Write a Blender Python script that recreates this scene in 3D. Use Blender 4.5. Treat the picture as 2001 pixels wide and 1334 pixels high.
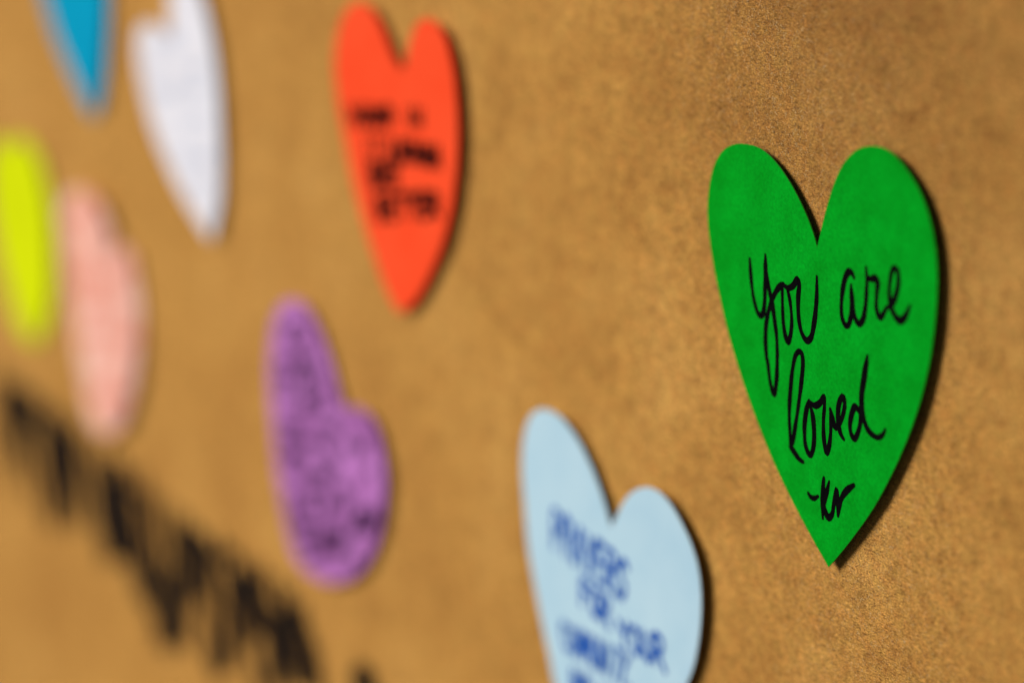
import bpy, bmesh, math, random, json
from mathutils import Vector, Matrix
from mathutils.geometry import delaunay_2d_cdt

# ------------------------------------------------------------------ scene, camera, light
for o in list(bpy.data.objects):
    bpy.data.objects.remove(o)
scene = bpy.context.scene
col = scene.collection
DATA = json.loads(r'''{"hearts":{"green":{"z":1.8
,"tilt":[0.01,0.004]
,"c":[142.03,48.61]
,"out":[[141.51,55.15],[140.36,57.64],[137.79,61.4],[133.92,65.72],[130.03,69.11],[125.48,72.04],[120.86,73.81],[116.85,74.3],[111.43,73.9],[107.32,72.68],[103.83,70.42],[100.99,66.91],[99.16,62.33],[98.18,56.82],[98.36,51.91],[99.4,46.73],[101.13,40.85],[103.59,34.31],[106.89,26.78],[112.78,16.62],[119.09,7.75],[126.04,-0.61],[133.98,-8.33],[141.07,-14.38],[147.01,-19.04],[149.38,-16.56],[155.97,-9.01],[163.63,0.81],[170.36,11.61],[175.39,21.26],[179.07,30.31],[181.24,37.66],[182.32,43.07],[183.0,48.17],[183.42,55.57],[182.85,61.97],[181.31,67.45],[178.96,72.04],[175.51,76.1],[170.89,79.46],[166.89,81.22],[163.46,81.61],[159.99,81.19],[156.48,80.11],[152.95,77.77],[150.01,74.67],[147.63,70.84],[145.85,67.11],[144.05,62.58],[142.49,58.07]]
,"ink":[[[115.49,47.32],[115.83,43.94],[116.51,40.01],[117.53,36.98],[118.76,35.0],[119.92,34.57],[120.93,35.61],[121.46,38.25],[121.59,42.33],[121.58,46.35],[121.71,49.51]],[[121.71,49.51],[122.25,44.88],[123.27,41.48],[124.42,38.5],[125.3,35.06],[126.18,31.21],[126.54,26.83],[126.5,26.41],[126.31,21.13],[125.39,17.03],[123.8,19.18],[122.7,24.18],[122.31,24.82],[121.82,28.97],[122.08,33.11],[123.08,36.58],[124.61,39.75],[126.26,42.12],[127.91,43.68],[128.89,44.09]],[[128.37,44.06],[128.46,39.8],[128.82,35.05],[129.63,32.02],[130.82,30.89],[131.72,32.91],[132.09,36.2],[131.61,39.69],[130.81,42.31],[129.88,43.9]],[[128.37,44.06],[130.54,43.53],[132.68,44.62],[134.09,46.27],[134.88,45.17],[134.52,41.93],[134.68,37.99],[135.48,34.98],[136.79,33.29],[138.21,32.83],[139.67,34.17],[140.59,37.35],[141.19,40.64],[141.53,44.25],[141.54,48.55]],[[155.13,51.11],[154.33,52.01],[153.12,52.06],[151.93,50.36],[151.06,47.48],[150.63,43.92],[150.92,41.27],[152.11,39.68],[153.33,40.08],[154.2,42.4],[154.39,45.52],[154.08,49.28]],[[154.08,49.28],[154.74,46.36],[155.09,43.37],[156.03,41.66],[157.25,41.17],[158.55,42.61],[159.26,45.45],[159.61,48.95],[159.66,52.0],[159.26,54.48]],[[159.66,52.0],[161.2,52.17],[162.67,52.56],[163.45,51.67],[163.16,48.97],[163.11,46.31],[163.73,44.74],[164.62,44.26],[165.77,45.58],[166.61,46.9]],[[166.61,46.9],[168.04,47.78],[169.44,49.59],[170.51,52.8],[170.32,55.74],[168.98,56.2],[168.05,54.52],[167.54,51.42],[167.73,48.84],[168.65,46.79],[170.13,45.43],[171.57,45.2],[172.97,46.27],[174.17,48.21],[174.6,49.24]],[[136.84,3.51],[135.29,3.78],[133.52,4.82],[132.1,6.05],[131.57,10.22],[131.33,14.54],[131.78,19.89],[132.45,24.39],[133.54,28.11],[134.92,29.52],[136.11,29.16],[136.48,26.68],[135.83,21.78],[134.83,16.33],[133.82,11.7],[132.79,7.48],[131.74,5.65]],[[138.97,18.79],[137.96,16.28],[137.31,12.64],[137.48,8.77],[138.41,6.62],[139.8,6.01],[140.81,8.38],[140.98,11.9],[140.39,15.63],[139.33,17.94]],[[139.32,18.58],[141.04,18.17],[143.08,19.34],[144.62,21.24],[144.78,18.93],[144.48,15.86],[144.6,12.02],[145.11,9.57],[145.88,8.28],[146.8,10.47],[147.22,13.59],[147.18,16.57],[146.94,18.86]],[[146.94,18.86],[147.84,17.18],[148.54,15.44],[149.55,15.42],[151.18,17.64],[152.25,20.88],[151.95,22.92],[151.29,22.96],[150.25,21.21],[149.83,18.55],[150.07,16.07],[150.9,14.17],[152.12,13.14]],[[158.02,20.72],[157.03,21.51],[155.91,21.84],[154.9,19.9],[154.29,17.2],[154.73,15.21],[156.05,14.39],[157.33,16.34],[158.17,19.5],[158.27,24.55],[158.82,29.26],[159.59,32.35],[160.18,34.63]],[[160.18,34.63],[159.76,30.32],[158.69,25.9],[158.65,21.72],[159.67,19.07],[161.32,17.42],[163.9,16.87],[165.48,17.51],[166.53,18.63],[166.89,19.43]],[[139.0,-3.51],[139.92,-4.12],[141.3,-4.06],[142.81,-3.08]],[[144.88,1.93],[144.51,-1.44],[144.42,-4.97],[144.67,-7.96]],[[146.92,1.66],[146.08,-0.98],[144.96,-4.59],[145.81,-6.3],[146.84,-7.08],[148.19,-5.79],[148.82,-2.77],[149.65,0.51],[150.16,-1.94],[150.35,-5.57]],[[150.35,-5.57],[150.85,-3.03],[151.81,-0.58],[153.78,1.72],[156.06,3.47]]]
,"w":[1,1,1,1,1,1,1,1,1,1,1,1,1,1,1,1,1,1]}
,"red":{"z":2.2
,"tilt":[0,0]
,"c":[-61.6,54.07]
,"out":[[-97.37,75.22],[-100.87,64.92],[-99.58,52.92],[-96.32,42.75],[-92.14,31.14],[-86.53,19.97],[-79.21,9.04],[-72.45,0.33],[-64.23,-5.87],[-53.58,-0.03],[-43.55,10.21],[-35.33,20.75],[-28.73,32.83],[-24.48,47.76],[-23.42,59.88],[-24.73,72.11],[-28.34,80.55],[-34.03,85.04],[-41.29,85.65],[-47.43,82.17],[-51.63,76.37],[-54.27,70.99],[-56.69,68.58],[-61.87,72.25],[-66.0,77.44],[-70.53,82.02],[-76.55,85.27],[-83.92,85.68],[-91.47,82.1]]
,"ink":[[[-91.26,52.71],[-90.29,47.91]],[[-86.36,53.37],[-85.62,48.64]],[[-90.77,50.31],[-86.01,51.1]],[[-83.29,49.01],[-81.15,54.07],[-78.06,49.84]],[[-82.51,50.8],[-79.19,51.44]],[[-76.42,50.1],[-76.69,54.68],[-72.04,50.79],[-71.95,55.32]],[[-64.98,55.61],[-66.92,56.0],[-69.28,54.35],[-69.32,52.34],[-67.11,51.57],[-65.03,52.77],[-64.96,53.87],[-67.03,53.56]],[[-53.95,57.77],[-52.79,53.39]],[[-49.18,53.83],[-49.38,58.27],[-45.96,54.22],[-45.18,58.73]],[[-80.66,45.17],[-80.47,40.07]],[[-77.19,45.54],[-73.53,45.94]],[[-75.35,45.74],[-75.32,41.0]],[[-71.02,46.2],[-71.26,45.29]],[[-64.52,46.42],[-65.83,46.76],[-67.29,45.98],[-67.04,44.89],[-65.09,44.52],[-64.73,43.63],[-66.29,42.63],[-67.79,42.86]],[[-57.39,46.81],[-59.16,47.47],[-60.86,45.71],[-60.46,43.32],[-58.42,42.13],[-56.88,43.33],[-57.04,44.67],[-58.75,44.53]],[[-53.31,47.96],[-55.15,46.72],[-55.08,44.01],[-53.24,42.53],[-51.49,43.75],[-51.33,46.49],[-53.31,47.96]],[[-49.64,42.81],[-49.73,48.25],[-46.19,43.07],[-45.92,48.57]],[[-44.32,43.22],[-44.01,48.72],[-40.91,43.48],[-40.25,49.03]],[[-39.06,43.63],[-36.25,49.37],[-35.11,43.93]],[[-38.06,45.64],[-35.5,46.01]],[[-79.89,37.82],[-78.48,31.46],[-72.97,33.07],[-72.58,34.78],[-79.18,34.64],[-74.21,36.47],[-74.36,38.22],[-79.89,37.82]],[[-60.97,40.97],[-68.43,39.6],[-68.79,33.14],[-62.45,34.38]],[[-68.6,36.57],[-62.66,37.65]],[[-76.92,27.44],[-75.33,21.43],[-71.43,22.88],[-71.43,24.46],[-76.12,24.44],[-72.88,26.05],[-73.26,27.68],[-76.92,27.44]],[[-64.61,29.92],[-69.46,28.82],[-68.27,22.92],[-63.65,24.01]],[[-68.9,26.05],[-64.83,26.95]],[[-62.18,30.41],[-56.72,31.51]],[[-59.44,30.97],[-58.71,24.93]],[[-55.01,31.86],[-49.65,32.94]],[[-52.32,32.4],[-51.93,26.35]],[[-43.36,34.21],[-47.97,33.16],[-47.78,27.23],[-43.38,28.28]],[[-47.88,30.38],[-44.01,31.23]],[[-41.18,28.62],[-41.05,34.67],[-37.18,35.16],[-36.6,34.08],[-37.94,32.48],[-41.12,31.65]],[[-39.53,31.98],[-35.95,29.42]]]
,"w":[1.2,1.2,1.2,1.2,1.2,1.2,1.2,0.95,0.95,0.75,0.75,0.75,0.75,0.75,1.0,1.0,1.0,1.0,1.0,1.0,1.25,1.25,1.25,1.0,1.0,1.0,1.0,1.0,1.0,1.0,1.0,1.0,1.0,1.0]}
,"blue":{"z":1.8
,"tilt":[0.008,0.004]
,"c":[50.81,-47.85]
,"out":[[53.52,-38.08],[52.01,-34.91],[48.98,-29.9],[43.81,-23.64],[37.47,-18.25],[29.85,-14.6],[24.25,-13.83],[19.08,-14.41],[13.74,-17.04],[10.01,-21.44],[7.52,-28.33],[6.82,-36.68],[7.54,-45.95],[8.75,-57.03],[11.82,-67.57],[15.47,-77.9],[19.2,-86.93],[21.81,-94.39],[26.81,-103.02],[35.51,-114.73],[47.2,-105.79],[59.78,-96.65],[71.39,-87.17],[80.88,-77.82],[87.18,-72.42],[91.96,-64.64],[94.46,-57.35],[95.96,-49.88],[96.24,-42.9],[95.17,-36.47],[92.37,-31.14],[88.6,-27.22],[83.82,-23.57],[78.98,-21.6],[74.02,-21.23],[68.96,-22.54],[63.78,-25.52],[59.54,-29.72],[56.26,-34.26]]
,"ink":[[[23.14,-53.17],[23.65,-42.36],[27.0,-43.19],[27.41,-45.72],[26.16,-48.0],[23.39,-47.96]],[[28.82,-53.7],[29.56,-42.88],[32.85,-43.71],[33.23,-45.92],[31.94,-48.2],[29.19,-48.28]],[[30.56,-48.4],[33.3,-54.67]],[[34.42,-54.23],[37.59,-43.59],[38.62,-54.62]],[[35.56,-50.5],[38.26,-50.42]],[[41.14,-43.91],[42.72,-48.96],[45.45,-44.29]],[[42.72,-48.96],[41.91,-54.93]],[[50.52,-44.74],[46.77,-44.62],[45.39,-55.26],[49.0,-55.38]],[[46.12,-49.6],[49.27,-49.78]],[[50.76,-55.77],[52.38,-44.9],[55.45,-45.72],[55.62,-47.93],[54.2,-50.22],[51.58,-50.32]],[[52.87,-50.43],[54.96,-56.72]],[[61.27,-47.01],[59.96,-45.57],[58.03,-47.05],[57.89,-50.01],[59.87,-51.96],[59.9,-54.62],[57.81,-56.43],[56.28,-54.95]],[[41.97,-58.43],[38.18,-58.1],[37.52,-65.27]],[[37.87,-61.53],[40.85,-61.77]],[[45.49,-58.73],[43.56,-60.05],[42.97,-63.71],[44.28,-66.11],[46.16,-64.83],[46.92,-61.12],[45.49,-58.73]],[[47.63,-66.53],[48.73,-59.02],[51.62,-59.65],[51.87,-61.22],[50.63,-62.79],[48.18,-62.77]],[[49.39,-62.89],[51.57,-67.42]],[[56.33,-63.55],[59.14,-66.26],[60.97,-62.99]],[[59.14,-66.26],[59.63,-69.92]],[[64.71,-62.54],[62.89,-64.18],[63.17,-67.7],[65.24,-69.74],[67.0,-68.21],[66.91,-64.51],[64.71,-62.54]],[[68.41,-62.1],[69.0,-67.73],[70.94,-69.56],[72.69,-67.53],[72.45,-61.62]],[[74.69,-69.44],[74.3,-61.39],[77.62,-61.41],[78.22,-63.02],[77.19,-64.95],[74.49,-65.41]],[[75.85,-65.3],[79.19,-69.72]],[[29.17,-75.08],[27.52,-74.0],[26.63,-76.42],[27.47,-79.89],[29.17,-81.79],[30.22,-80.82]],[[31.81,-73.71],[30.64,-75.39],[31.15,-79.36],[32.68,-81.72],[33.72,-80.08],[33.48,-76.03],[31.81,-73.71]],[[35.12,-81.67],[34.77,-73.51],[36.44,-79.17],[37.46,-73.32],[38.05,-81.61]],[[38.74,-81.6],[38.99,-73.22],[40.23,-79.03],[41.65,-73.03],[41.65,-81.54]],[[42.84,-72.95],[42.54,-79.37],[43.53,-81.5],[44.93,-79.29],[45.67,-72.76]],[[45.9,-81.45],[46.97,-72.67],[48.18,-81.4],[49.69,-72.48]],[[52.21,-72.31],[50.43,-81.35]],[[55.1,-72.11],[58.14,-71.9]],[[56.62,-72.01],[54.25,-81.28]],[[59.09,-71.84],[59.3,-75.98],[62.1,-71.63]],[[59.3,-75.98],[57.64,-81.21]],[[61.14,-80.17],[59.97,-82.61]],[[31.78,-94.64],[32.33,-86.18],[34.74,-94.47]],[[31.97,-91.67],[33.88,-91.33]],[[35.66,-94.42],[35.04,-86.09],[38.15,-94.29],[37.92,-86.0]],[[39.36,-85.95],[39.51,-94.21],[41.33,-93.29],[42.13,-89.96],[41.39,-86.7],[39.36,-85.95]],[[47.87,-85.67],[47.35,-91.75],[48.32,-93.73],[49.84,-91.63],[50.74,-85.57]],[[54.63,-86.4],[53.64,-85.48],[52.18,-86.72],[52.1,-88.88],[53.55,-90.1],[53.55,-92.01],[52.04,-93.52],[50.96,-92.62]]]
,"w":[1.15,1.15,1.15,1.15,1.15,1.15,1.15,1.15,1.15,1.15,1.15,1.15,1.15,1.15,1.15,1.15,1.15,1.1,1.1,1.1,1.1,1.1,1.1,0.82,0.82,0.82,0.82,0.82,0.82,0.82,0.82,0.82,0.82,0.82,0.82,0.9,0.9,0.9,0.9,0.9,0.9]}
,"white":{"z":2.4
,"tilt":[0,0]
,"c":[-226.41,44.72]
,"out":[[-232.7,56.29],[-232.81,61.34],[-232.09,68.62],[-229.77,74.24],[-225.18,79.68],[-218.73,82.78],[-212.06,82.02],[-205.58,77.79],[-200.25,72.1],[-195.72,61.31],[-193.22,48.53],[-192.87,32.74],[-194.76,16.4],[-197.96,3.22],[-206.3,-11.16],[-214.04,-8.22],[-225.2,-2.49],[-238.0,6.29],[-249.97,15.79],[-258.06,26.05],[-263.42,38.12],[-265.13,48.23],[-262.3,55.68],[-254.68,59.72],[-246.9,59.7],[-239.03,58.07]]
,"ink":[[[-232.95,54.91],[-231.2,58.99],[-230.51,56.11],[-229.12,58.19],[-227.36,55.16],[-225.54,58.93],[-224.95,55.86]],[[-252.3,43.93],[-249.34,47.16],[-246.93,44.05],[-244.81,47.47]],[[-222.27,47.31],[-220.12,48.65],[-217.84,46.6],[-214.77,49.17],[-213.01,47.53],[-211.59,49.71],[-209.02,47.21],[-207.09,51.17]],[[-249.81,34.14],[-246.63,37.36],[-245.1,35.15],[-242.09,37.61],[-240.28,34.86]],[[-237.12,35.87],[-235.8,38.44],[-235.18,35.47],[-232.74,38.99],[-231.28,35.99],[-229.81,39.44],[-227.7,36.39]],[[-220.8,37.77],[-217.23,41.16],[-216.51,39.47],[-215.1,41.82],[-214.34,40.06],[-213.17,42.25],[-212.1,39.56],[-210.0,42.34],[-207.44,40.09],[-204.65,43.35]],[[-225.41,26.02],[-222.37,28.95],[-220.71,26.5],[-218.61,29.38],[-216.64,28.0]],[[-214.42,29.26],[-211.92,32.25],[-209.68,29.53],[-206.52,31.66]],[[-231.95,13.65],[-228.48,16.88],[-226.74,14.77],[-224.57,17.02],[-222.15,15.19],[-220.18,18.2],[-219.69,14.92],[-217.85,18.19],[-216.01,16.14]],[[-211.95,16.29],[-210.36,19.55],[-209.78,16.72],[-206.4,20.41],[-205.92,17.59],[-203.65,20.52]],[[-223.17,5.04],[-221.17,8.13],[-220.06,5.59],[-217.96,8.72],[-217.4,5.63],[-215.64,8.67],[-214.08,6.66],[-211.01,8.86],[-208.96,6.95]],[[-241.85,58.95],[-237.87,53.9],[-232.28,58.86],[-229.96,53.65]]]
,"w":[1,1,1,1,1,1,1,1,1,1,1,1]}
,"teal":{"z":1.5
,"tilt":[0,0]
,"c":[-333.4,69.81]
,"out":[[-338.59,80.65],[-341.37,86.31],[-350.18,93.48],[-361.44,95.62],[-372.36,89.82],[-376.0,79.42],[-371.31,65.62],[-364.92,54.05],[-356.73,42.76],[-344.42,32.1],[-332.09,22.64],[-319.05,15.08],[-310.54,24.7],[-301.99,43.51],[-296.53,63.43],[-295.35,74.97],[-295.57,90.06],[-300.6,104.68],[-313.03,109.51],[-324.96,104.95],[-334.29,92.72]]
,"ink":[]
,"w":[]}
,"lime":{"z":1.2
,"tilt":[0,0]
,"c":[-421.29,-44.74]
,"out":[[-436.43,-17.8],[-439.21,-12.63],[-445.92,-12.12],[-454.48,-18.47],[-460.52,-30.92],[-461.34,-44.93],[-457.72,-58.2],[-453.46,-69.02],[-446.6,-80.43],[-436.99,-91.64],[-426.07,-96.82],[-414.87,-97.22],[-402.16,-90.14],[-391.16,-78.17],[-384.69,-66.07],[-380.96,-52.07],[-380.0,-36.61],[-382.14,-24.01],[-387.47,-14.56],[-394.97,-8.87],[-406.07,-7.17],[-418.14,-8.64],[-428.37,-12.48]]
,"ink":[]
,"w":[]}
,"pink":{"z":1.5
,"tilt":[0,0]
,"c":[-322.2,-57.08]
,"out":[[-308.02,-37.38],[-307.54,-29.1],[-310.67,-22.56],[-315.77,-17.59],[-322.6,-15.55],[-331.53,-15.07],[-342.29,-17.18],[-353.83,-21.96],[-362.5,-29.05],[-364.42,-37.97],[-363.34,-49.82],[-360.02,-71.02],[-355.13,-90.66],[-349.04,-107.39],[-342.07,-113.72],[-333.69,-115.43],[-323.66,-113.82],[-313.88,-109.67],[-304.79,-102.34],[-297.27,-90.9],[-290.82,-78.87],[-287.03,-63.56],[-285.86,-51.07],[-287.45,-42.3],[-289.59,-33.66],[-294.97,-31.1],[-301.66,-32.43]]
,"ink":[[[-349.8,-30.71],[-345.7,-25.76],[-343.28,-29.85],[-338.77,-25.17]],[[-333.87,-27.81],[-329.68,-23.43],[-328.54,-27.0],[-324.18,-23.75],[-323.16,-26.73]],[[-316.63,-35.64],[-314.18,-32.27],[-310.39,-34.78],[-307.53,-30.54]],[[-352.99,-55.54],[-349.08,-51.45],[-346.98,-56.15]],[[-338.65,-51.43],[-335.13,-48.82],[-332.4,-50.48],[-329.51,-46.18],[-326.36,-50.01],[-323.11,-47.63],[-321.76,-49.24]],[[-317.16,-50.02],[-311.76,-44.07],[-308.65,-47.57]],[[-305.17,-45.41],[-302.25,-41.53],[-299.15,-45.99],[-294.5,-39.9]],[[-351.33,-66.67],[-349.19,-63.99],[-347.41,-67.99],[-343.03,-61.22]],[[-337.85,-66.11],[-332.83,-60.95],[-331.4,-62.72],[-327.65,-60.14],[-326.85,-62.59],[-324.23,-59.55]],[[-318.74,-61.27],[-314.78,-57.3],[-311.86,-61.06],[-306.88,-56.21],[-303.89,-58.73],[-301.53,-55.75]],[[-349.83,-80.62],[-345.66,-76.2],[-342.72,-79.33],[-339.68,-75.46],[-337.06,-79.14],[-334.41,-74.56]],[[-330.3,-75.17],[-328.31,-72.04],[-327.03,-74.73],[-322.02,-71.17],[-320.14,-73.98],[-316.07,-70.04],[-314.39,-71.69],[-309.44,-67.57],[-307.98,-70.8]],[[-300.81,-71.14],[-295.49,-65.36],[-294.85,-69.21],[-290.82,-65.07],[-287.89,-67.38]],[[-318.4,-87.49],[-313.91,-81.73],[-310.81,-85.65],[-308.11,-80.32],[-305.53,-83.82],[-300.04,-77.39]],[[-337.38,-104.17],[-333.08,-98.07],[-330.52,-102.65],[-325.42,-95.36],[-323.36,-99.85],[-318.93,-94.76],[-318.47,-99.78],[-315.07,-93.94],[-314.21,-96.73]],[[-309.24,-96.36],[-304.16,-91.32],[-302.38,-94.04],[-299.53,-91.5]]]
,"w":[1,1,1,1,1,1,1,1,1,1,1,1,1,1,1,1]}
,"purple":{"z":2.2
,"tilt":[0,0]
,"c":[-121.34,-61.81]
,"out":[[-105.76,-47.07],[-108.87,-44.78],[-112.34,-38.44],[-116.83,-30.95],[-123.29,-23.87],[-129.72,-19.47],[-134.58,-17.78],[-141.76,-18.65],[-149.33,-21.89],[-155.71,-27.73],[-160.35,-38.82],[-162.38,-51.98],[-162.37,-65.5],[-161.09,-78.98],[-157.61,-91.7],[-153.27,-104.18],[-147.44,-110.74],[-139.2,-113.29],[-129.21,-112.98],[-119.61,-110.73],[-109.25,-106.41],[-100.52,-101.05],[-91.76,-93.28],[-84.4,-83.14],[-79.15,-71.26],[-77.84,-59.87],[-79.62,-51.96],[-83.05,-47.01],[-88.76,-43.65],[-95.21,-43.64],[-101.17,-45.19]]
,"ink":[[[-146.62,-29.69],[-143.82,-27.13],[-142.47,-29.49],[-140.01,-25.14],[-139.44,-28.26],[-137.94,-25.48],[-136.31,-27.07],[-135.02,-25.55]],[[-149.39,-33.5],[-146.74,-31.59],[-145.9,-34.25],[-143.06,-30.48]],[[-138.4,-33.88],[-135.6,-30.37],[-134.36,-31.79],[-133.22,-30.34],[-132.14,-32.13],[-131.08,-28.93]],[[-139.99,-38.51],[-138.3,-35.91],[-136.29,-37.57],[-133.85,-34.81],[-131.74,-36.79],[-129.11,-35.34],[-127.97,-37.22]],[[-153.24,-44.08],[-151.91,-41.54],[-149.42,-43.2],[-148.22,-40.05],[-146.78,-42.92],[-145.25,-39.94]],[[-141.02,-42.11],[-138.39,-39.43],[-136.52,-41.57]],[[-133.73,-41.16],[-131.79,-37.77],[-129.91,-41.69],[-127.96,-38.02],[-126.14,-40.22],[-124.62,-37.62]],[[-153.66,-49.54],[-152.05,-46.75],[-149.89,-49.07],[-147.21,-45.57],[-145.47,-48.49],[-142.89,-45.22]],[[-137.28,-47.08],[-134.88,-43.01],[-134.44,-45.67],[-132.89,-42.35],[-131.64,-45.41],[-129.27,-41.21],[-128.24,-44.24],[-125.74,-40.27],[-124.75,-43.68]],[[-154.44,-56.05],[-151.38,-52.03],[-149.57,-54.47],[-147.04,-51.35],[-144.98,-52.93]],[[-138.47,-51.91],[-137.24,-49.99],[-135.47,-51.65],[-133.15,-48.87],[-132.65,-51.53],[-131.29,-49.5],[-130.48,-50.84],[-129.22,-48.86],[-128.65,-50.73],[-126.91,-47.7],[-125.32,-49.69]],[[-120.91,-46.11],[-119.25,-43.34],[-117.49,-43.89]],[[-137.48,-56.36],[-135.52,-51.66],[-133.39,-54.62],[-131.76,-50.64],[-130.43,-53.52],[-128.72,-49.83]],[[-123.83,-52.95],[-121.33,-49.6],[-120.93,-52.65],[-119.35,-48.94]],[[-155.1,-66.29],[-152.68,-62.96],[-150.67,-64.66],[-148.19,-62.49],[-146.6,-64.13],[-144.97,-61.38],[-143.58,-63.5],[-141.07,-60.4],[-140.52,-62.62],[-138.55,-59.28]],[[-120.17,-57.95],[-118.91,-55.24],[-116.88,-56.71],[-115.51,-54.03],[-113.67,-56.94],[-112.6,-53.5],[-110.47,-56.72]],[[-155.58,-71.96],[-153.89,-68.83],[-153.25,-72.3],[-151.38,-69.64],[-149.51,-70.49],[-148.34,-68.61],[-147.64,-70.11],[-145.47,-67.35],[-143.25,-69.3]],[[-138.02,-67.06],[-135.76,-65.24],[-134.01,-66.77],[-131.2,-63.33],[-129.51,-65.15],[-127.53,-62.87]],[[-125.37,-64.78],[-123.04,-62.0],[-122.5,-65.02],[-121.38,-62.56],[-119.71,-63.69]],[[-97.91,-59.7],[-96.92,-57.94],[-95.98,-58.7],[-93.57,-56.49]],[[-152.14,-75.25],[-150.9,-73.59],[-149.6,-75.1],[-146.84,-72.56],[-145.76,-73.92],[-144.46,-71.71],[-143.5,-73.7],[-142.3,-70.04],[-141.29,-73.92]],[[-118.18,-66.6],[-116.16,-63.46],[-114.81,-66.22],[-113.77,-64.38]],[[-106.91,-60.74],[-105.92,-58.49],[-104.65,-59.85],[-103.72,-58.15]],[[-98.23,-58.51],[-97.14,-55.92],[-95.06,-57.97],[-92.64,-55.04],[-92.13,-56.94],[-90.35,-53.74]],[[-151.75,-80.66],[-150.54,-78.56],[-149.94,-81.26],[-147.2,-77.87],[-146.37,-79.29],[-144.99,-77.82],[-143.62,-79.6]],[[-137.92,-76.28],[-136.73,-73.67],[-135.69,-76.29],[-133.44,-71.9]],[[-128.68,-77.02],[-126.15,-72.68],[-125.29,-75.97],[-123.57,-73.07],[-122.87,-74.29],[-121.41,-71.62],[-120.38,-73.52]],[[-116.93,-71.29],[-114.09,-67.14],[-113.22,-69.51],[-111.62,-66.93]],[[-89.95,-63.97],[-87.47,-62.33],[-85.94,-63.59]],[[-130.94,-78.82],[-128.82,-76.03],[-127.52,-77.32],[-126.52,-75.04],[-125.29,-76.83],[-122.94,-73.68],[-120.64,-75.83],[-117.79,-71.44]],[[-111.87,-76.97],[-110.45,-74.75],[-109.75,-76.18],[-107.71,-72.95],[-105.97,-75.2],[-103.39,-72.76]],[[-151.72,-92.01],[-149.74,-87.73],[-148.9,-90.53],[-147.29,-87.57]],[[-140.53,-87.15],[-137.72,-82.8],[-135.88,-85.31],[-134.0,-82.16],[-131.73,-83.71],[-130.17,-80.74],[-127.78,-82.18],[-126.84,-80.47]],[[-124.29,-85.03],[-121.94,-82.27],[-120.55,-84.35],[-117.72,-80.79]],[[-111.76,-82.98],[-110.68,-80.72],[-109.82,-81.89],[-108.64,-79.56],[-108.07,-82.66],[-105.68,-78.58]],[[-99.12,-80.56],[-98.15,-79.23],[-97.26,-80.65],[-95.51,-77.67],[-93.71,-79.46],[-92.15,-77.25],[-91.0,-78.99],[-89.13,-76.95],[-87.47,-78.93],[-84.83,-75.16],[-84.37,-78.76]],[[-149.05,-95.94],[-147.41,-93.1],[-145.63,-95.95],[-143.39,-92.63],[-142.31,-95.36],[-140.24,-92.42]],[[-134.73,-90.34],[-131.74,-86.68],[-130.62,-89.75],[-129.35,-86.2]],[[-123.89,-86.89],[-122.15,-83.79],[-121.55,-85.74],[-118.75,-82.86],[-117.32,-84.18],[-115.8,-81.06]],[[-99.77,-83.67],[-97.02,-79.79],[-96.26,-82.86],[-94.88,-80.19],[-93.95,-82.74],[-92.84,-80.23],[-91.47,-81.17],[-89.9,-78.33],[-87.91,-80.56],[-86.99,-77.79]],[[-148.38,-100.7],[-146.53,-98.34],[-144.46,-99.63],[-141.9,-96.91],[-140.43,-99.26],[-137.94,-95.62],[-137.21,-97.53],[-135.4,-94.23],[-133.99,-96.27]],[[-127.79,-95.03],[-125.88,-92.21],[-125.51,-95.59],[-123.65,-92.02],[-122.09,-94.79],[-120.93,-91.37],[-120.4,-93.66]],[[-117.32,-94.03],[-115.33,-90.84],[-113.24,-94.17],[-110.39,-90.52],[-109.68,-93.38],[-108.52,-89.87]],[[-104.15,-88.79],[-102.93,-85.58],[-101.56,-87.63],[-100.25,-84.68],[-99.62,-86.29],[-98.2,-84.66],[-95.91,-85.57],[-94.49,-82.57],[-92.72,-84.7],[-90.35,-81.72]],[[-145.88,-104.4],[-144.7,-102.81],[-142.69,-104.38],[-141.69,-102.16],[-139.51,-103.55],[-136.83,-101.09],[-135.05,-101.88],[-132.66,-99.15],[-130.99,-101.15]],[[-128.2,-97.98],[-125.84,-93.92],[-123.98,-95.8],[-121.74,-92.56],[-121.16,-95.99],[-119.65,-92.77],[-119.21,-95.31],[-117.11,-90.83],[-115.78,-93.05]],[[-139.75,-109.36],[-138.04,-106.31],[-136.3,-108.27],[-134.11,-105.02],[-131.61,-105.79],[-129.3,-102.14],[-128.35,-104.67],[-126.78,-102.35]],[[-123.29,-101.64],[-120.47,-98.16],[-118.35,-100.61],[-117.18,-97.76],[-116.2,-99.08],[-114.26,-97.04],[-113.57,-99.07],[-110.76,-94.78],[-109.44,-97.03]],[[-104.74,-98.89],[-103.29,-95.91],[-101.05,-97.82],[-99.75,-94.97]]]
,"w":[1,1,1,1,1,1,1,1,1,1,1,1,1,1,1,1,1,1,1,1,1,1,1,1,1,1,1,1,1,1,1,1,1,1,1,1,1,1,1,1,1,1,1,1,1,1,1,1,1]}}
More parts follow.
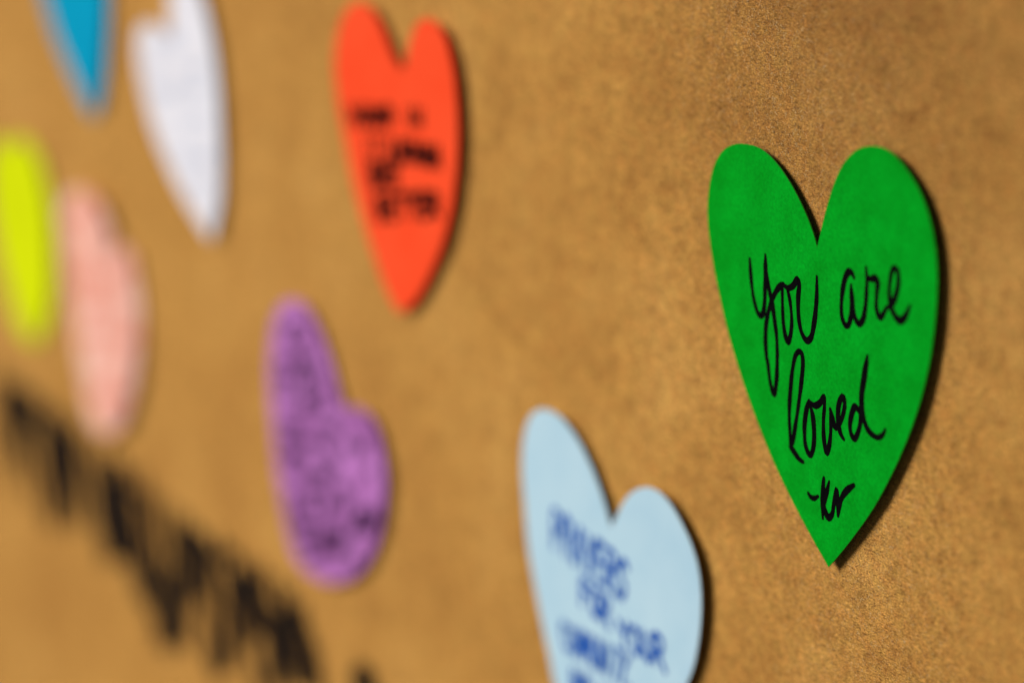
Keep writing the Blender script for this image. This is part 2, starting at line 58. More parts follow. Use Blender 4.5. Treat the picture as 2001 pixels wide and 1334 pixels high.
,"letters":[[[[-459.82,-130.78],[-461.93,-143.65],[-463.51,-161.28]],15.5],[[[-440.29,-127.69],[-442.04,-139.34],[-444.29,-153.11]],16.49],[[[-435.53,-129.18],[-428.13,-132.25],[-419.21,-136.98]],26.07],[[[-419.21,-136.98],[-410.52,-146.64]],10.11],[[[-461.05,-135.75],[-476.8,-147.19]],12.55],[[[-410.99,-131.27],[-396.07,-125.25],[-387.57,-129.9]],5.61],[[[-405.4,-136.86],[-411.42,-155.04],[-419.32,-178.79]],17.98],[[[-394.25,-130.01],[-394.97,-146.49],[-392.41,-161.24],[-385.56,-169.24]],17.37],[[[-392.53,-135.28],[-375.77,-136.06],[-379.34,-144.21],[-397.15,-156.56]],13.75],[[[-355.16,-124.54],[-352.05,-135.77]],4.57],[[[-371.29,-123.49],[-365.31,-130.01]],4.67],[[[-350.7,-137.95],[-348.53,-154.0],[-347.27,-174.88]],13.02],[[[-322.96,-129.38],[-321.12,-146.83],[-320.89,-164.04]],14.83],[[[-349.97,-143.27],[-335.75,-142.47],[-322.23,-134.56]],8.25],[[[-345.9,-167.82],[-333.79,-168.75],[-321.77,-159.58]],8.33],[[[-348.55,-163.19],[-343.74,-165.78]],21.97],[[[-339.33,-142.99],[-336.27,-154.28],[-338.05,-163.59]],7.06],[[[-319.43,-156.1],[-316.23,-166.33],[-311.64,-178.19]],9.32],[[[-295.52,-133.58],[-289.15,-143.38],[-284.11,-156.05]],5.3],[[[-311.47,-171.37],[-299.09,-180.14],[-285.6,-189.91]],9.73],[[[-295.27,-158.01],[-288.12,-169.15],[-281.15,-181.06]],5.36],[[[-281.48,-169.61],[-280.79,-178.86],[-282.6,-189.83]],18.72],[[[-283.77,-187.92],[-272.48,-182.12],[-263.87,-182.72]],10.49],[[[-263.34,-143.22],[-258.13,-146.27],[-249.81,-147.11]],12.15],[[[-238.45,-135.95],[-241.61,-143.3],[-248.63,-148.48]],13.94],[[[-252.19,-144.37],[-250.29,-150.19]],18.49],[[[-257.6,-151.94],[-269.1,-170.17],[-275.8,-184.46]],8.02],[[[-251.83,-151.1],[-260.59,-170.95],[-263.97,-183.36]],6.77],[[[-238.72,-146.92],[-239.28,-159.88],[-238.79,-175.18]],5.97],[[[-239.57,-171.16],[-234.43,-182.91]],13.02],[[[-218.52,-165.53],[-224.35,-178.62]],10.53],[[[-236.78,-180.19],[-225.41,-176.67]],15.01],[[[-215.89,-146.6],[-217.17,-155.81],[-221.62,-168.74]],7.28],[[[-216.01,-147.51],[-207.9,-145.36],[-201.1,-142.52]],14.1],[[[-199.36,-139.02],[-199.05,-146.29],[-198.16,-154.0]],13.86],[[[-197.85,-151.63],[-200.3,-165.52],[-195.36,-176.51],[-194.57,-180.29]],6.55],[[[-195.93,-171.11],[-194.04,-176.08]],12.03],[[[-188.01,-138.72],[-176.58,-145.72],[-176.85,-157.93],[-176.15,-172.34]],8.67],[[[-175.53,-147.08],[-166.33,-140.61]],5.67],[[[-162.91,-136.77],[-159.89,-146.41],[-157.77,-158.78]],16.5],[[[-158.65,-135.57],[-147.67,-141.17],[-141.59,-148.38],[-140.39,-158.52]],6.76],[[[-109.16,-142.89],[-103.58,-139.54],[-99.47,-140.31],[-96.85,-145.97]],10.62],[[[-109.16,-142.89],[-109.91,-150.93]],9.17],[[[-372.27,-128.41],[-370.32,-147.13],[-370.98,-166.78]],6.77],[[[-359.7,-132.42],[-356.14,-147.57],[-355.13,-163.53]],5.3],[[[-335.22,-137.01],[-332.32,-150.61],[-331.87,-165.02]],8.89],[[[-309.4,-141.3],[-305.27,-159.93],[-303.45,-179.42]],7.32],[[[-299.76,-158.29],[-294.79,-175.17],[-292.11,-192.89]],7.25],[[[-271.77,-150.23],[-274.27,-163.98],[-279.04,-178.67]],8.1],[[[-240.21,-142.02],[-236.35,-155.54],[-234.54,-169.8]],6.47],[[[-225.62,-158.21],[-222.37,-167.28],[-221.13,-177.08]],6.35],[[[-210.14,-138.38],[-208.07,-152.1],[-207.94,-166.57]],6.12],[[[-185.47,-140.02],[-183.53,-154.57],[-183.44,-169.88]],5.85],[[[-171.22,-141.19],[-168.61,-153.59],[-167.79,-166.68]],5.69],[[[-151.07,-138.26],[-148.68,-148.35],[-148.0,-159.1]],4.54],[[[-473.11,-132.61],[-471.59,-146.57],[-473.14,-161.44]],11.08],[[[-448.87,-126.14],[-448.46,-141.67],[-451.03,-158.15]],9.16],[[[-418.9,-125.62],[-417.69,-140.6],[-419.3,-156.47]],10.89],[[[-407.33,-129.61],[-406.78,-144.68],[-409.03,-160.66]],8.59],[[[-477.08,-125.46],[-475.9,-148.28],[-475.48,-171.54]],7.4],[[[-479.07,-133.23],[-471.89,-144.91],[-459.32,-131.66]],6.3],[[[-460.32,-124.61],[-458.83,-150.14],[-461.34,-177.12]],9.0],[[[-462.41,-133.03],[-455.06,-143.29],[-443.16,-131.48]],6.14],[[[-439.76,-127.05],[-441.08,-151.04],[-437.4,-173.89]],8.58],[[[-441.63,-134.87],[-431.99,-134.51],[-422.98,-133.32]],5.94],[[[-419.19,-126.65],[-417.5,-149.13],[-415.35,-171.67]],7.71],[[[-403.25,-129.53],[-404.13,-153.42],[-404.64,-177.53]],9.19],[[[-384.88,-125.7],[-384.17,-146.17],[-382.35,-166.51]],7.82],[[[-337.16,-124.48],[-336.82,-145.91],[-338.2,-168.13]],7.93],[[[-325.9,-128.89],[-324.94,-147.3],[-321.45,-165.07]],7.8],[[[-327.11,-135.3],[-320.32,-141.48],[-311.64,-133.87]],4.94],[[[-314.24,-128.41],[-310.69,-145.28],[-311.09,-163.48]],7.94],[[[-315.38,-134.61],[-307.52,-134.17],[-300.22,-133.2]],4.84],[[[-298.51,-124.17],[-296.09,-140.21],[-296.97,-157.38]],5.46],[[[-286.58,-128.96],[-285.37,-149.2],[-284.32,-169.69]],6.77],[[[-272.73,-130.02],[-271.03,-146.82],[-268.21,-163.36]],5.67],[[[-273.2,-132.86],[-268.18,-146.46],[-259.18,-131.83]],4.51],[[[-259.25,-129.88],[-256.31,-141.57],[-256.95,-154.46]],6.36],[[[-248.88,-130.06],[-247.0,-144.03],[-243.63,-157.56]],6.5],[[[-249.37,-133.19],[-242.36,-132.64],[-235.9,-131.88]],4.3],[[[-235.38,-132.05],[-232.59,-144.46],[-231.77,-157.58]],5.56],[[[-235.83,-135.03],[-229.4,-137.33],[-222.68,-133.72]],4.21],[[[-221.78,-127.93],[-220.76,-141.2],[-217.07,-153.65]],6.18],[[[-222.21,-130.91],[-215.77,-131.91],[-209.41,-129.66]],4.09],[[[-207.9,-127.55],[-204.78,-139.02],[-205.18,-151.71]],5.18],[[[-208.29,-130.4],[-202.74,-136.83],[-195.83,-129.17]],3.99],[[[-196.86,-131.03],[-193.87,-142.27],[-190.39,-153.35]],5.33],[[[-197.23,-133.85],[-190.9,-133.48],[-185.02,-132.59]],3.91],[[[-184.58,-126.86],[-183.24,-141.11],[-181.63,-155.35]],5.9],[[[-171.8,-127.91],[-168.44,-138.36],[-168.12,-149.89]],4.88],[[[-161.16,-127.88],[-160.28,-142.23],[-155.29,-155.18]],5.77],[[[-150.99,-130.79],[-148.17,-144.25],[-145.58,-157.84]],5.27]]
,"specks":[[60.69,40.75,5],[125.54,-49.42,5],[131.43,-27.96,3],[141.44,-19.96,2],[111.88,76.43,2],[122.46,78.08,3],[113.18,99.4,2.5],[125.35,100.16,2.5],[145.76,-12.92,1.5],[125.09,-25.61,2],[98.54,36.14,2]]
,"focusline":[[117.94,100.78],[131.97,63.01],[147.96,18.71],[162.45,-40.87]]
,"cam":[0.562408,-0.321018,0.184288]
,"R":[[0.5015134,-0.2252394,0.8353152],[0.8648152,0.15737,-0.4767906],[-0.0240615,0.9615102,0.2737136]]
,"focus":0.54778}''')       # outlines and pen strokes, millimetres on the wall

cd = bpy.data.cameras.new('camera')
cam = bpy.data.objects.new('camera', cd)
col.objects.link(cam)
R = DATA['R']
cam.matrix_world = Matrix.Translation(DATA['cam']) @ Matrix(R).to_4x4()
cd.sensor_width = 36.0
cd.lens = 84.95
cd.clip_start = 0.01
cd.clip_end = 50
cd.dof.use_dof = True
cd.dof.focus_distance = DATA['focus'] - 0.001
cd.dof.aperture_fstop = 4.1
scene.camera = cam

scene.view_settings.view_transform = 'Standard'
scene.view_settings.look = 'None'
scene.view_settings.exposure = 0.0
scene.view_settings.gamma = 1.0

w = bpy.data.worlds.new('World')
scene.world = w
w.use_nodes = True
w.node_tree.nodes['Background'].inputs[0].default_value = (1.0, 0.96, 0.92, 1)
w.node_tree.nodes['Background'].inputs[1].default_value = 0.07

def area(name, loc, target, size, power, colr):
    l = bpy.data.lights.new(name, 'AREA')
    l.shape = 'RECTANGLE'
    l.size, l.size_y = size
    l.energy = power
    l.color = colr
    o = bpy.data.objects.new(name, l)
    col.objects.link(o)
    o.location = loc
    o.rotation_euler = (Vector(target) - Vector(loc)).to_track_quat('-Z', 'Y').to_euler()
    return o
lamp = area('soft_lamp', (-1.35, -1.85, 1.0), (-0.29, 0, -0.10), (1.7, 1.7), 11.8, (1.0, 0.985, 0.97))
lamp.data.spread = math.radians(39)

# ------------------------------------------------------------------ helpers
MM = 0.001
rnd = random.Random(7)

def tag(o, label=None, cat=None, group=None, kind=None):
    if label: o['label'] = label
    if cat: o['category'] = cat
    if group: o['group'] = group
    if kind: o['kind'] = kind
    return o

def link(name, me, mat, parent=None):
    o = bpy.data.objects.new(name, me)
    col.objects.link(o)
    for m in (mat if isinstance(mat, (list, tuple)) else [mat]):
        me.materials.append(m)
    if parent: o.parent = parent
    return o

def catmull(P, closed=False, step=1.0, corner=None):
    """Smooth a point list; corner is a turning angle (radians) above which a point stays sharp."""
    n = len(P)
    P = [Vector(p) for p in P]
    def turn(i):
        a = P[i] - P[i-1]; b = P[(i+1) % n] - P[i]
        if a.length < 1e-9 or b.length < 1e-9: return 0
        return abs(a.angle(b))
    tang = []
    for i in range(n):
        if closed or 0 < i < n-1:
            t = (P[(i+1) % n] - P[i-1]) * 0.5
        elif i == 0: t = (P[1] - P[0]) * 0.5
        else: t = (P[-1] - P[-2]) * 0.5
        tang.append(t)
    out = []
    for i in range(n if closed else n-1):
        j = (i+1) % n
        L = (P[j]-P[i]).length
        def m(k, seg):
            if corner and (closed or 0 < k < n-1) and turn(k) > corner: return seg
            t = tang[k]
            return t.normalized() * min(t.length, L*1.0) if t.length > 0 else t
        t0 = m(i, P[j]-P[i]); t1 = m(j, P[j]-P[i])
        k = max(1, int(L/step))
        for s in range(k):
            u = s/k; u2 = u*u; u3 = u2*u
            out.append(P[i]*(2*u3-3*u2+1) + t0*(u3-2*u2+u) + P[j]*(-2*u3+3*u2) + t1*(u3-u2))
    if not closed: out.append(P[-1])
    return out

class Geo:
    def __init__(s): s.v = []; s.f = []; s.m = []
    def add(s, vs, fs, m=0):
        b = len(s.v); s.v += vs
        for f in fs: s.f.append([b+i for i in f]); s.m.append(m)
    def mesh(s, name, smooth=False):
        me = bpy.data.meshes.new(name)
        me.from_pydata(s.v, [], s.f)
        me.polygons.foreach_set('material_index', s.m)
        if smooth: me.polygons.foreach_set('use_smooth', [True]*len(s.f))
        me.update()
        return me

def ribbon(g, P, width, zf, lift, taper=0.55, wob=0.12, seed=0):
    """Pen stroke as a raised film of ink: round ends, a little pressure variation. P in mm (u,v); zf height in mm."""
    r = random.Random(seed)
    Q = catmull(P, step=0.35)
    n = len(Q)
    if n < 2: return
    L = []
    ph = r.uniform(0, 6)
    left, right = [], []
    for i in range(n):
        d = Q[min(i+1, n-1)] - Q[max(i-1, 0)]
        if d.length < 1e-9: d = Vector((1, 0))
        d.normalize()
        nr = Vector((-d.y, d.x))
        e = min(i, n-1-i) * 0.35
        wd = width*0.5*(1 + wob*math.sin(i*0.13+ph) + wob*0.5*math.sin(i*0.41+ph*2))
        wd *= 1 + 0.22*abs(d.x) - 0.05                     # the pen runs wider on curves than on uprights
        wd *= taper + (1-taper)*min(1.0, e/(width*1.6))
        a = Q[i] + nr*wd; b = Q[i] - nr*wd
        z = lift + 0.006*i/n
        left.append((a.x*MM, -(zf(a.x, a.y)+z)*MM, a.y*MM)); right.append((b.x*MM, -(zf(b.x, b.y)+z)*MM, b.y*MM))
    vs = left + right
    fs = [(i, i+1, n+i+1, n+i) for i in range(n-1)]
    g.add(vs, fs)
    for end, sgn in ((0, -1), (n-1, 1)):
        d = (Q[min(end+1, n-1)] - Q[max(end-1, 0)]).normalized()*sgn
        a = Vector(left[end]); b = Vector(right[end])
        c = (a+b)/2; rad = (a-b).length/2
        nr = (a-c).normalized() if rad > 0 else Vector((1, 0, 0))
        dv = Vector((d.x, 0, d.y))
        pts = [tuple(c + nr*rad*math.cos(t) + dv*rad*math.sin(t)) for t in [math.pi*k/8 for k in range(9)]]
        g.add(pts, [tuple(range(9))])

# ------------------------------------------------------------------ materials
def mat(name):
    m = bpy.data.materials.new(name); m.use_nodes = True
    nt = m.node_tree; b = nt.nodes['Principled BSDF']
    return m, nt, b, nt.nodes, nt.links

def noise(nt, scale, detail=4, rough=0.55, dist=0.0, vec=None):
    n = nt.nodes.new('ShaderNodeTexNoise')
    n.inputs['Scale'].default_value = scale; n.inputs['Detail'].default_value = detail
    n.inputs['Roughness'].default_value = rough; n.inputs['Distortion'].default_value = dist
    nt.links.new(vec, n.inputs['Vector'])
    return n.outputs['Fac']

def ramp(nt, fac, stops):
    r = nt.nodes.new('ShaderNodeValToRGB')
    el = r.color_ramp.elements
    el[0].position, el[0].color = stops[0][0], (*stops[0][1], 1)
    el[1].position, el[1].color = stops[-1][0], (*stops[-1][1], 1)
    for p, c in stops[1:-1]:
        e = el.new(p); e.color = (*c, 1)
    nt.links.new(fac, r.inputs[0])
    return r.outputs[0]

def mix(nt, mode, fac, a, b):
    m = nt.nodes.new('ShaderNodeMix'); m.data_type = 'RGBA'; m.blend_type = mode
    if isinstance(fac, float): m.inputs[0].default_value = fac
    else: nt.links.new(fac, m.inputs[0])
    for s, x in ((6, a), (7, b)):
        if isinstance(x, tuple): m.inputs[s].default_value = (*x, 1)
        else: nt.links.new(x, m.inputs[s])
    return m.outputs[2]

def gray(a): return (a, a, a)

def coords(nt):
    return nt.nodes.new('ShaderNodeTexCoord').outputs['Object']

def bump(nt, b, h, strength, dist):
    n = nt.nodes.new('ShaderNodeBump'); n.inputs['Strength'].default_value = strength; n.inputs['Distance'].default_value = dist
    nt.links.new(h, n.inputs['Height']); nt.links.new(n.outputs[0], b.inputs['Normal'])

def kraft_material():
    m, nt, b, N, L = mat('kraft_paper')
    c = coords(nt)
    base = ramp(nt, noise(nt, 22, 3, 0.5, 0.6, c), [(0.28, (0.52, 0.250, 0.058)), (0.5, (0.60, 0.300, 0.070)), (0.72, (0.67, 0.350, 0.088))])
    mid = ramp(nt, noise(nt, 150, 3, 0.6, 0.3, c), [(0.28, (0.80, 0.78, 0.78)), (0.5, gray(1.0)), (0.72, gray(1.10))])
    x = mix(nt, 'MULTIPLY', 1.0, base, mid)
    # matted fibres: two stretched, warped noises crossing each other
    flecks = None
    for k, (rot, sx) in enumerate(((0.6, 1.0), (2.1, 1.0), (1.3, 1.0))):
        mp = N.new('ShaderNodeMapping'); mp.inputs['Rotation'].default_value = (0, rot, 0)
        mp.inputs['Scale'].default_value = (1.0, 1, 3.6)
        mp.inputs['Location'].default_value = (k*3.1, 0, k*1.7)
        L.new(c, mp.inputs['Vector'])
        f = ramp(nt, noise(nt, 820, 3, 0.65, 1.2, mp.outputs[0]), [(0.30, gray(0.36)), (0.45, gray(0.90)), (0.56, gray(1.03)), (0.72, gray(1.35))])
        flecks = f if flecks is None else mix(nt, 'MULTIPLY', 1.0, flecks, f)
    x = mix(nt, 'MULTIPLY', 0.9, x, flecks)
    fine = ramp(nt, noise(nt, 2600, 2, 0.6, 0.4, c), [(0.3, gray(0.68)), (0.5, gray(1.0)), (0.7, gray(1.3))])
    x = mix(nt, 'MULTIPLY', 1.0, x, fine)
    clump = ramp(nt, noise(nt, 480, 4, 0.7, 0.8, c), [(0.28, (0.74, 0.69, 0.67)), (0.46, gray(0.98)), (0.72, (1.10, 1.10, 1.06))])
    x = mix(nt, 'MULTIPLY', 1.0, x, clump)
    # an uneven patch above the green heart, darker towards its centre
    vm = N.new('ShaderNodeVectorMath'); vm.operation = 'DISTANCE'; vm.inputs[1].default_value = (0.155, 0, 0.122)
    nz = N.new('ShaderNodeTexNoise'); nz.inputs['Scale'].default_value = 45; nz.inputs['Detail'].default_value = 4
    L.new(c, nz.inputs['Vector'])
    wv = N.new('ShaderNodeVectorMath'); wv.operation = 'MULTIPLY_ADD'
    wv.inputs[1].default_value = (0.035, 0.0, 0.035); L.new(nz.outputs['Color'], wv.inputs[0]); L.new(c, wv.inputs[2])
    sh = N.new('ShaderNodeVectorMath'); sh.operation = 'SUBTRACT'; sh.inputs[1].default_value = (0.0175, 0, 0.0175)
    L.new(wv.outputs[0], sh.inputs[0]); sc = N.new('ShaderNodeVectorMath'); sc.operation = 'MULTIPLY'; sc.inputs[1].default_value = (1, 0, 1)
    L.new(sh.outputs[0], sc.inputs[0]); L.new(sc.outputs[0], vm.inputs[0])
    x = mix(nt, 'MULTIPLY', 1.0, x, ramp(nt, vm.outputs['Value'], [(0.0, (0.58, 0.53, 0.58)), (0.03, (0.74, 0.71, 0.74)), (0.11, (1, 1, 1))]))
    # warm / reddish pulp variation
    hue = ramp(nt, noise(nt, 310, 3, 0.6, 0.5, c), [(0.35, (1.0, 0.90, 0.88)), (0.55, (1, 1, 1)), (0.7, (1.0, 1.04, 0.98))])
    x = mix(nt, 'MULTIPLY', 0.8, x, hue)
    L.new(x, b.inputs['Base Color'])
    b.inputs['Roughness'].default_value = 0.72
    b.inputs['Specular IOR Level'].default_value = 0.03
    mm = mix(nt, 'ADD', 0.5, flecks, fine)
    bump(nt, b, mm, 0.35, 0.00012)
    return m

def card_material(name, c0, c1, scale=90, grain=0.10, rough=0.75):
    m, nt, b, N, L = mat(name)
    c = coords(nt)
    x = ramp(nt, noise(nt, scale, 4, 0.55, 0.2, c), [(0.32, c0), (0.68, c1)])
    g = ramp(nt, noise(nt, 1300, 4, 0.7, 0.6, c), [(0.3, gray(1-grain)), (0.7, gray(1+grain))])
    x = mix(nt, 'MULTIPLY', 1.0, x, g)
    L.new(x, b.inputs['Base Color'])
    b.inputs['Roughness'].default_value = rough
    b.inputs['Specular IOR Level'].default_value = 0.03
    bump(nt, b, g, 0.25, 0.00006)
    return m

def ink_material(name, c, rough=0.75, spec=0.0):
    m, nt, b, N, L = mat(name)
    x = ramp(nt, noise(nt, 900, 3, 0.6, 0, coords(nt)), [(0.3, tuple(v*0.75 for v in c)), (0.7, tuple(v*1.3 for v in c))])
    L.new(x, b.inputs['Base Color'])
    b.inputs['Roughness'].default_value = rough
    b.inputs['Specular IOR Level'].default_value = spec
    return m

KRAFT = kraft_material()
# ------------------------------------------------------------------ the wall and its paper
def sag(u, v):
    """Gentle waves of the hung paper, in mm; always at or behind the plane the hearts are fixed to."""
    return -0.45 - 0.25*math.sin(u*0.021+1.0+v*0.006) - 0.2*math.sin(v*0.03+u*0.011+0.4)

wall_bm = bmesh.new()
bmesh.ops.create_cube(wall_bm, size=1.0)
for v in wall_bm.verts:
    v.co = Vector((v.co.x*1.9-0.25, v.co.y*0.05+0.032, v.co.z*1.3-0.05))
me = bpy.data.meshes.new('wall'); wall_bm.to_mesh(me)
pm, nt, b, N, L = mat('wall_paint')
L.new(ramp(nt, noise(nt, 30, 4, 0.5, 0, coords(nt)), [(0.3, (0.62, 0.60, 0.56)), (0.7, (0.68, 0.66, 0.62))]), b.inputs['Base Color'])
tag(link('wall', me, pm), kind='structure')

g = Geo()
U0, U1, V0, V1, ST = -1050, 520, -560, 480, 10
nu, nv = (U1-U0)//ST, (V1-V0)//ST
for side in (0, 1):
    vs = [((U0+i*ST)*MM, -(sag(U0+i*ST, V0+j*ST)-0.3*side)*MM, (V0+j*ST)*MM) for j in range(nv+1) for i in range(nu+1)]
    q = [(j*(nu+1)+i, j*(nu+1)+i+1, (j+1)*(nu+1)+i+1, (j+1)*(nu+1)+i) for j in range(nv) for i in range(nu)]
    g.add(vs, q if side == 0 else [tuple(reversed(f)) for f in q])
off = (nu+1)*(nv+1)
rim = [i for i in range(nu+1)] + [j*(nu+1)+nu for j in range(1, nv+1)] + [nv*(nu+1)+i for i in range(nu-1, -1, -1)] + [j*(nu+1) for j in range(nv-1, 0, -1)]
for a, b_ in zip(rim, rim[1:]+rim[:1]):
    g.f.append([b_, a, a+off, b_+off]); g.m.append(0)
paper = bpy.data.objects.new('kraft_paper', None); col.objects.link(paper)
tag(paper, 'brown kraft paper covering the wall behind all the hearts', 'paper')
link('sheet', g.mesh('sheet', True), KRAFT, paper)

# loose pale and dark fibres matted into the face of the paper
pale, nt, b, N, L = mat('pale_fibre')
L.new(ramp(nt, noise(nt, 400, 2, 0.5, 0, coords(nt)), [(0.3, (0.60, 0.33, 0.11)), (0.7, (0.82, 0.58, 0.28))]), b.inputs['Base Color']); b.inputs['Roughness'].default_value = 0.5
dark, nt, b, N, L = mat('dark_fibre')
L.new(ramp(nt, noise(nt, 400, 2, 0.5, 0, coords(nt)), [(0.3, (0.10, 0.035, 0.012)), (0.7, (0.26, 0.10, 0.03))]), b.inputs['Base Color']); b.inputs['Roughness'].default_value = 0.6
g = Geo()
fl = DATA['focusline']
for k in range(30000):
    t = rnd.uniform(-0.35, 1.35)
    u = fl[0][0]+(fl[-1][0]-fl[0][0])*t + rnd.gauss(0, 24); v = fl[0][1]+(fl[-1][1]-fl[0][1])*t
    a = rnd.uniform(0, math.pi*2); ln = rnd.lognormvariate(-0.55, 0.5); bend_ = rnd.uniform(-1.3, 1.3)
    w_ = rnd.uniform(0.018, 0.045); lift = rnd.random()**4*0.16
    pts = []
    for s in range(4):
        pts.append((u, v, 0.012 + lift*math.sin(math.pi*(s/3))))
        u += math.cos(a)*ln/3; v += math.sin(a)*ln/3; a += bend_/3
    vs = []
    for i, (x, y, z) in enumerate(pts):
        nx, ny = -math.sin(a-bend_*(1-i/3)), math.cos(a-bend_*(1-i/3))
        ww = w_*(0.35 if i in (0, 3) else 1)
        s0 = sag(x, y)
        vs += [((x+nx*ww)*MM, -(s0+z)*MM, (y+ny*ww)*MM), ((x-nx*ww)*MM, -(s0+z)*MM, (y-ny*ww)*MM)]
    g.add(vs, [(2*i, 2*i+1, 2*i+3, 2*i+2) for i in range(3)], 0 if rnd.random() < 0.5 else 1)
tag(link('loose_fibre', g.mesh('loose_fibre'), [pale, dark], paper), 'fine loose fibres on the paper face', kind='stuff')

SPECK = ink_material('speck', (0.05, 0.03, 0.015), 0.8, 0.2)
for u, v, r in DATA['specks']:
    g = Geo(); n = 9
    rr = r*0.07
    vs = [(u*MM, -(sag(u, v)+0.10)*MM, v*MM)] + [((u+rr*rnd.uniform(.6, 1.2)*math.cos(6.283*i/n))*MM, -(sag(u, v)+0.02)*MM, (v+rr*rnd.uniform(.6, 1.3)*math.sin(6.283*i/n))*MM) for i in range(n)]
    g.add(vs, [(0, i+1, (i+1) % n+1) for i in range(n)])
    link('speck', g.mesh('speck', True), SPECK, paper)

MARKER = ink_material('black_marker', (0.020, 0.013, 0.009), 0.7, 0.0)
for i, (P, wd) in enumerate(DATA['letters']):
    g = Geo()
    ribbon(g, P, min(wd, 14)*1.05, sag, 0.05+0.008*i, taper=0.8, wob=0.06, seed=i)
    tag(link('marker_stroke', g.mesh('marker_stroke'), MARKER, paper))

# ------------------------------------------------------------------ hearts
def bend_fn(cu, cv, ax, amp, cup, z0, tilt=(0, 0), c0=(0, 0)):
    """Card height over the wall in mm: lifted by its pads, curled about an axis and slightly dished."""
    ca, sa = math.cos(ax), math.sin(ax)
    def f(u, v):
        x = (u-cu)*ca + (v-cv)*sa; y = -(u-cu)*sa + (v-cv)*ca
        return z0 + amp*(x/40.0)**2 + cup*(y/50.0)**2 + tilt[0]*(u-c0[0]) + tilt[1]*(v-c0[1])
    return f

def heart(key, label, name, mats, ink, ink_w, amp, cup, ax, thick=0.3, corner=0.75, group='paper hearts fixed to the kraft paper wall', crumple=0.0, extra=0.0):
    d = DATA['hearts'][key]
    P = catmull(d['out'], closed=True, step=1.2, corner=corner)
    cu = sum(p.x for p in P)/len(P); cv = sum(p.y for p in P)/len(P)
    z0 = d['z'] + extra
    base = bend_fn(cu, cv, ax, amp, cup, z0, d['tilt'], d['c'])
    if crumple:
        zf = lambda u, v: base(u, v) + crumple*(math.sin(u*0.21+v*0.10+1)+0.7*math.sin(v*0.17-u*0.13+2)+0.4*math.sin(u*0.4+v*0.33))
    else: zf = base
    root = bpy.data.objects.new(name, None); col.objects.link(root)
    root.location = (cu*MM, 0, cv*MM)
    tag(root, label, 'paper heart', group)
    # triangulated face with inner points so that it can curl
    n = len(P); pts = [Vector((p.x, p.y)) for p in P]
    us = [p.x for p in P]; vs_ = [p.y for p in P]
    s = 4.0
    u = min(us)
    def inside(x, y):
        c = False; j = n-1
        for i in range(n):
            a, b2 = P[i], P[j]
            if (a.y > y) != (b2.y > y) and x < (b2.x-a.x)*(y-a.y)/(b2.y-a.y)+a.x: c = not c
            j = i
        return c
    while u < max(us):
        v = min(vs_)
        while v < max(vs_):
            if inside(u, v) and min((u-p.x)**2+(v-p.y)**2 for p in P) > 2.5: pts.append(Vector((u, v)))
            v += s
        u += s
    V, E_, F, *_ = delaunay_2d_cdt(pts, [(i, (i+1) % n) for i in range(n)], [], 1, 1e-5)
    V = [Vector(v) for v in V]
    bm = bmesh.new()
    front = [bm.verts.new((v.x*MM, -zf(v.x, v.y)*MM, v.y*MM)) for v in V]
    back = [bm.verts.new((v.x*MM, -(zf(v.x, v.y)-thick)*MM, v.y*MM)) for v in V]
    for f in F:
        try:
            bm.faces.new([front[i] for i in f]); bm.faces.new([back[i] for i in reversed(f)])
        except ValueError: pass
    fi = {v: i for i, v in enumerate(front)}
    bound = [x for x in bm.edges if len(x.link_faces) == 1 and x.verts[0] in fi and x.verts[1] in fi]
    side = []
    for x in bound:
        a, b2 = fi[x.verts[0]], fi[x.verts[1]]
        side.append(bm.faces.new([front[a], front[b2], back[b2], back[a]]))
    for f in side: f.material_index = 1
    bmesh.ops.recalc_face_normals(bm, faces=bm.faces)
    sset = set(side)
    for f in bm.faces: f.smooth = True
    for x in bm.edges:
        if any(l in sset for l in x.link_faces) and any(l not in sset for l in x.link_faces): x.smooth = False
    bmesh.ops.translate(bm, verts=bm.verts, vec=(-cu*MM, 0, -cv*MM))
    me = bpy.data.meshes.new('card'); bm.to_mesh(me)
    
    card = link('card', me, [mats, edge_material(key + '_cut_edge', EDGE[key])], root)
    # ink
    if d['ink'] and ink:
        for i, S in enumerate(d['ink']):
            g = Geo()
            ribbon(g, S, ink_w*d['w'][i]*(1+0.06*math.sin(i*2.3)), zf, 0.015+0.003*i, taper=0.55 if key == 'green' else 1.0, seed=i*7+3)
            m2 = g.mesh('pen_stroke')
            m2.transform(Matrix.Translation((-cu*MM, 0, -cv*MM)))
            link('pen_stroke', m2, ink, root)
    # foam mounting pads between card and wall
    for du, dv in PADS[key]:
        x, y = cu+du, cv+dv
        top = zf(x, y)-thick-0.01; bot = sag(x, y)+0.01
        pb = bmesh.new(); bmesh.ops.create_cube(pb, size=1.0)
        for v in pb.verts:
            v.co = Vector((v.co.x*12*MM+du*MM, (-(top if v.co.y < 0 else bot))*MM, v.co.z*12*MM+dv*MM))
        bmesh.ops.bevel(pb, geom=[x_ for x_ in pb.edges if abs(x_.verts[0].co.y-x_.verts[1].co.y) > 1e-5], offset=1.2*MM, segments=3, affect='EDGES')
        m3 = bpy.data.meshes.new('mounting_pad'); pb.to_mesh(m3)
        link('mounting_pad', m3, PAD, root)
    return root

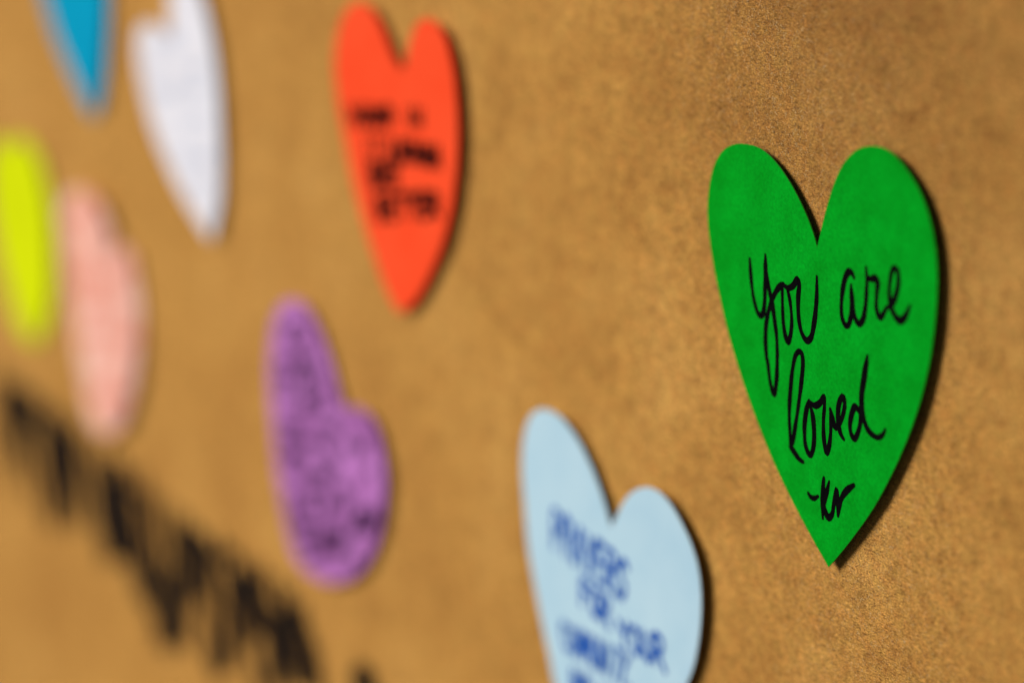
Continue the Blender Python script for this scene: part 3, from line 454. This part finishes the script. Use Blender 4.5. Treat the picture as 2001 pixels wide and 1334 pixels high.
def edge_material(name, c):
    return card_material(name, tuple(v*0.9 for v in c), c, 400, 0.08)
EDGE = dict(green=(0.05, 0.46, 0.06), blue=(0.62, 0.74, 0.80), red=(0.9, 0.12, 0.05), white=(0.8, 0.8, 0.82), teal=(0.03, 0.4, 0.55),
            lime=(0.7, 0.78, 0.05), pink=(0.9, 0.55, 0.45), purple=(0.45, 0.2, 0.45))
PAD = card_material('foam_pad', (0.55, 0.52, 0.45), (0.66, 0.63, 0.56))
PADS = dict(green=[(-18, 6), (14, 2), (4, -16)], red=[(-18, 6), (14, 2), (4, -16)], blue=[(-16, 0), (14, -2), (0, -16)],
            white=[(-8, 8), (14, 14), (4, -12)], teal=[(-6, 14), (10, 14), (0, -10)], lime=[(-10, 8), (12, 8), (0, -14)],
            pink=[(-8, 8), (6, -18)], purple=[(-14, 18), (6, -14)])
BLACK = ink_material('black_ink', (0.004, 0.0035, 0.004))
BLUE = ink_material('blue_ink', (0.010, 0.085, 0.40))
DPURP = ink_material('dark_violet_ink', (0.05, 0.018, 0.055), 0.6)
GREY = ink_material('pale_grey_ink', (0.55, 0.57, 0.66), 0.6)
SALMON = ink_material('salmon_ink', (0.74, 0.24, 0.17), 0.6)

heart('green', 'bright green paper heart reading "You are loved" in black pen, the only sharply focused one', 'green_heart',
      card_material('green_card', (0.0, 0.285, 0.009), (0.0, 0.375, 0.015), 110, 0.22), BLACK, 1.5, 0.10, 0.15, 0.3)
heart('blue', 'light blue paper heart with blue capital writing, cut off by the bottom edge', 'light_blue_heart',
      card_material('light_blue_card', (0.44, 0.64, 0.75), (0.50, 0.69, 0.78), 60, 0.03), BLUE, 1.5, 0.15, 0.2, 0.2)
heart('red', 'orange-red paper heart with four lines of black writing, at the top', 'orange_red_heart',
      card_material('orange_red_card', (0.96, 0.070, 0.018), (0.98, 0.090, 0.026), 40, 0.03), BLACK, 2.1, 0.25, 0.2, 0.1)
heart('purple', 'purple heart with rounded bottom and dark scribbles, below the orange-red heart', 'purple_heart',
      card_material('purple_card', (0.30, 0.095, 0.29), (0.56, 0.21, 0.56), 75, 0.05), DPURP, 1.8, 0.4, 0.3, 0.4, corner=0.6, crumple=0.12)
heart('white', 'white paper heart tilted to the right, between the teal and orange-red hearts', 'white_heart',
      card_material('white_card', (0.76, 0.73, 0.77), (0.82, 0.80, 0.84), 50, 0.03), GREY, 2.0, 0.3, 0.3, 0.2, crumple=0.10)
heart('teal', 'teal blue paper heart with only its pointed tip inside the top left corner', 'teal_heart',
      card_material('teal_card', (0.0, 0.29, 0.48), (0.0, 0.33, 0.52), 60, 0.03), None, 1, 0.2, 0.2, 0.1)
heart('lime', 'yellow-green paper heart cut off by the left edge, beside the pink heart', 'lime_heart',
      card_material('lime_card', (0.60, 0.68, 0.0), (0.70, 0.78, 0.001), 30, 0.03), None, 1, 0.4, 0.3, 0.0)
heart('pink', 'pale pink curled paper heart with rounded bottom, right of the yellow-green heart', 'pink_heart',
      card_material('pink_card', (0.82, 0.30, 0.20), (0.98, 0.64, 0.53), 32, 0.03, 0.45), SALMON, 2.8, -2.6, 0.2, 0.15, corner=0.6, crumple=0.15, extra=2.4)
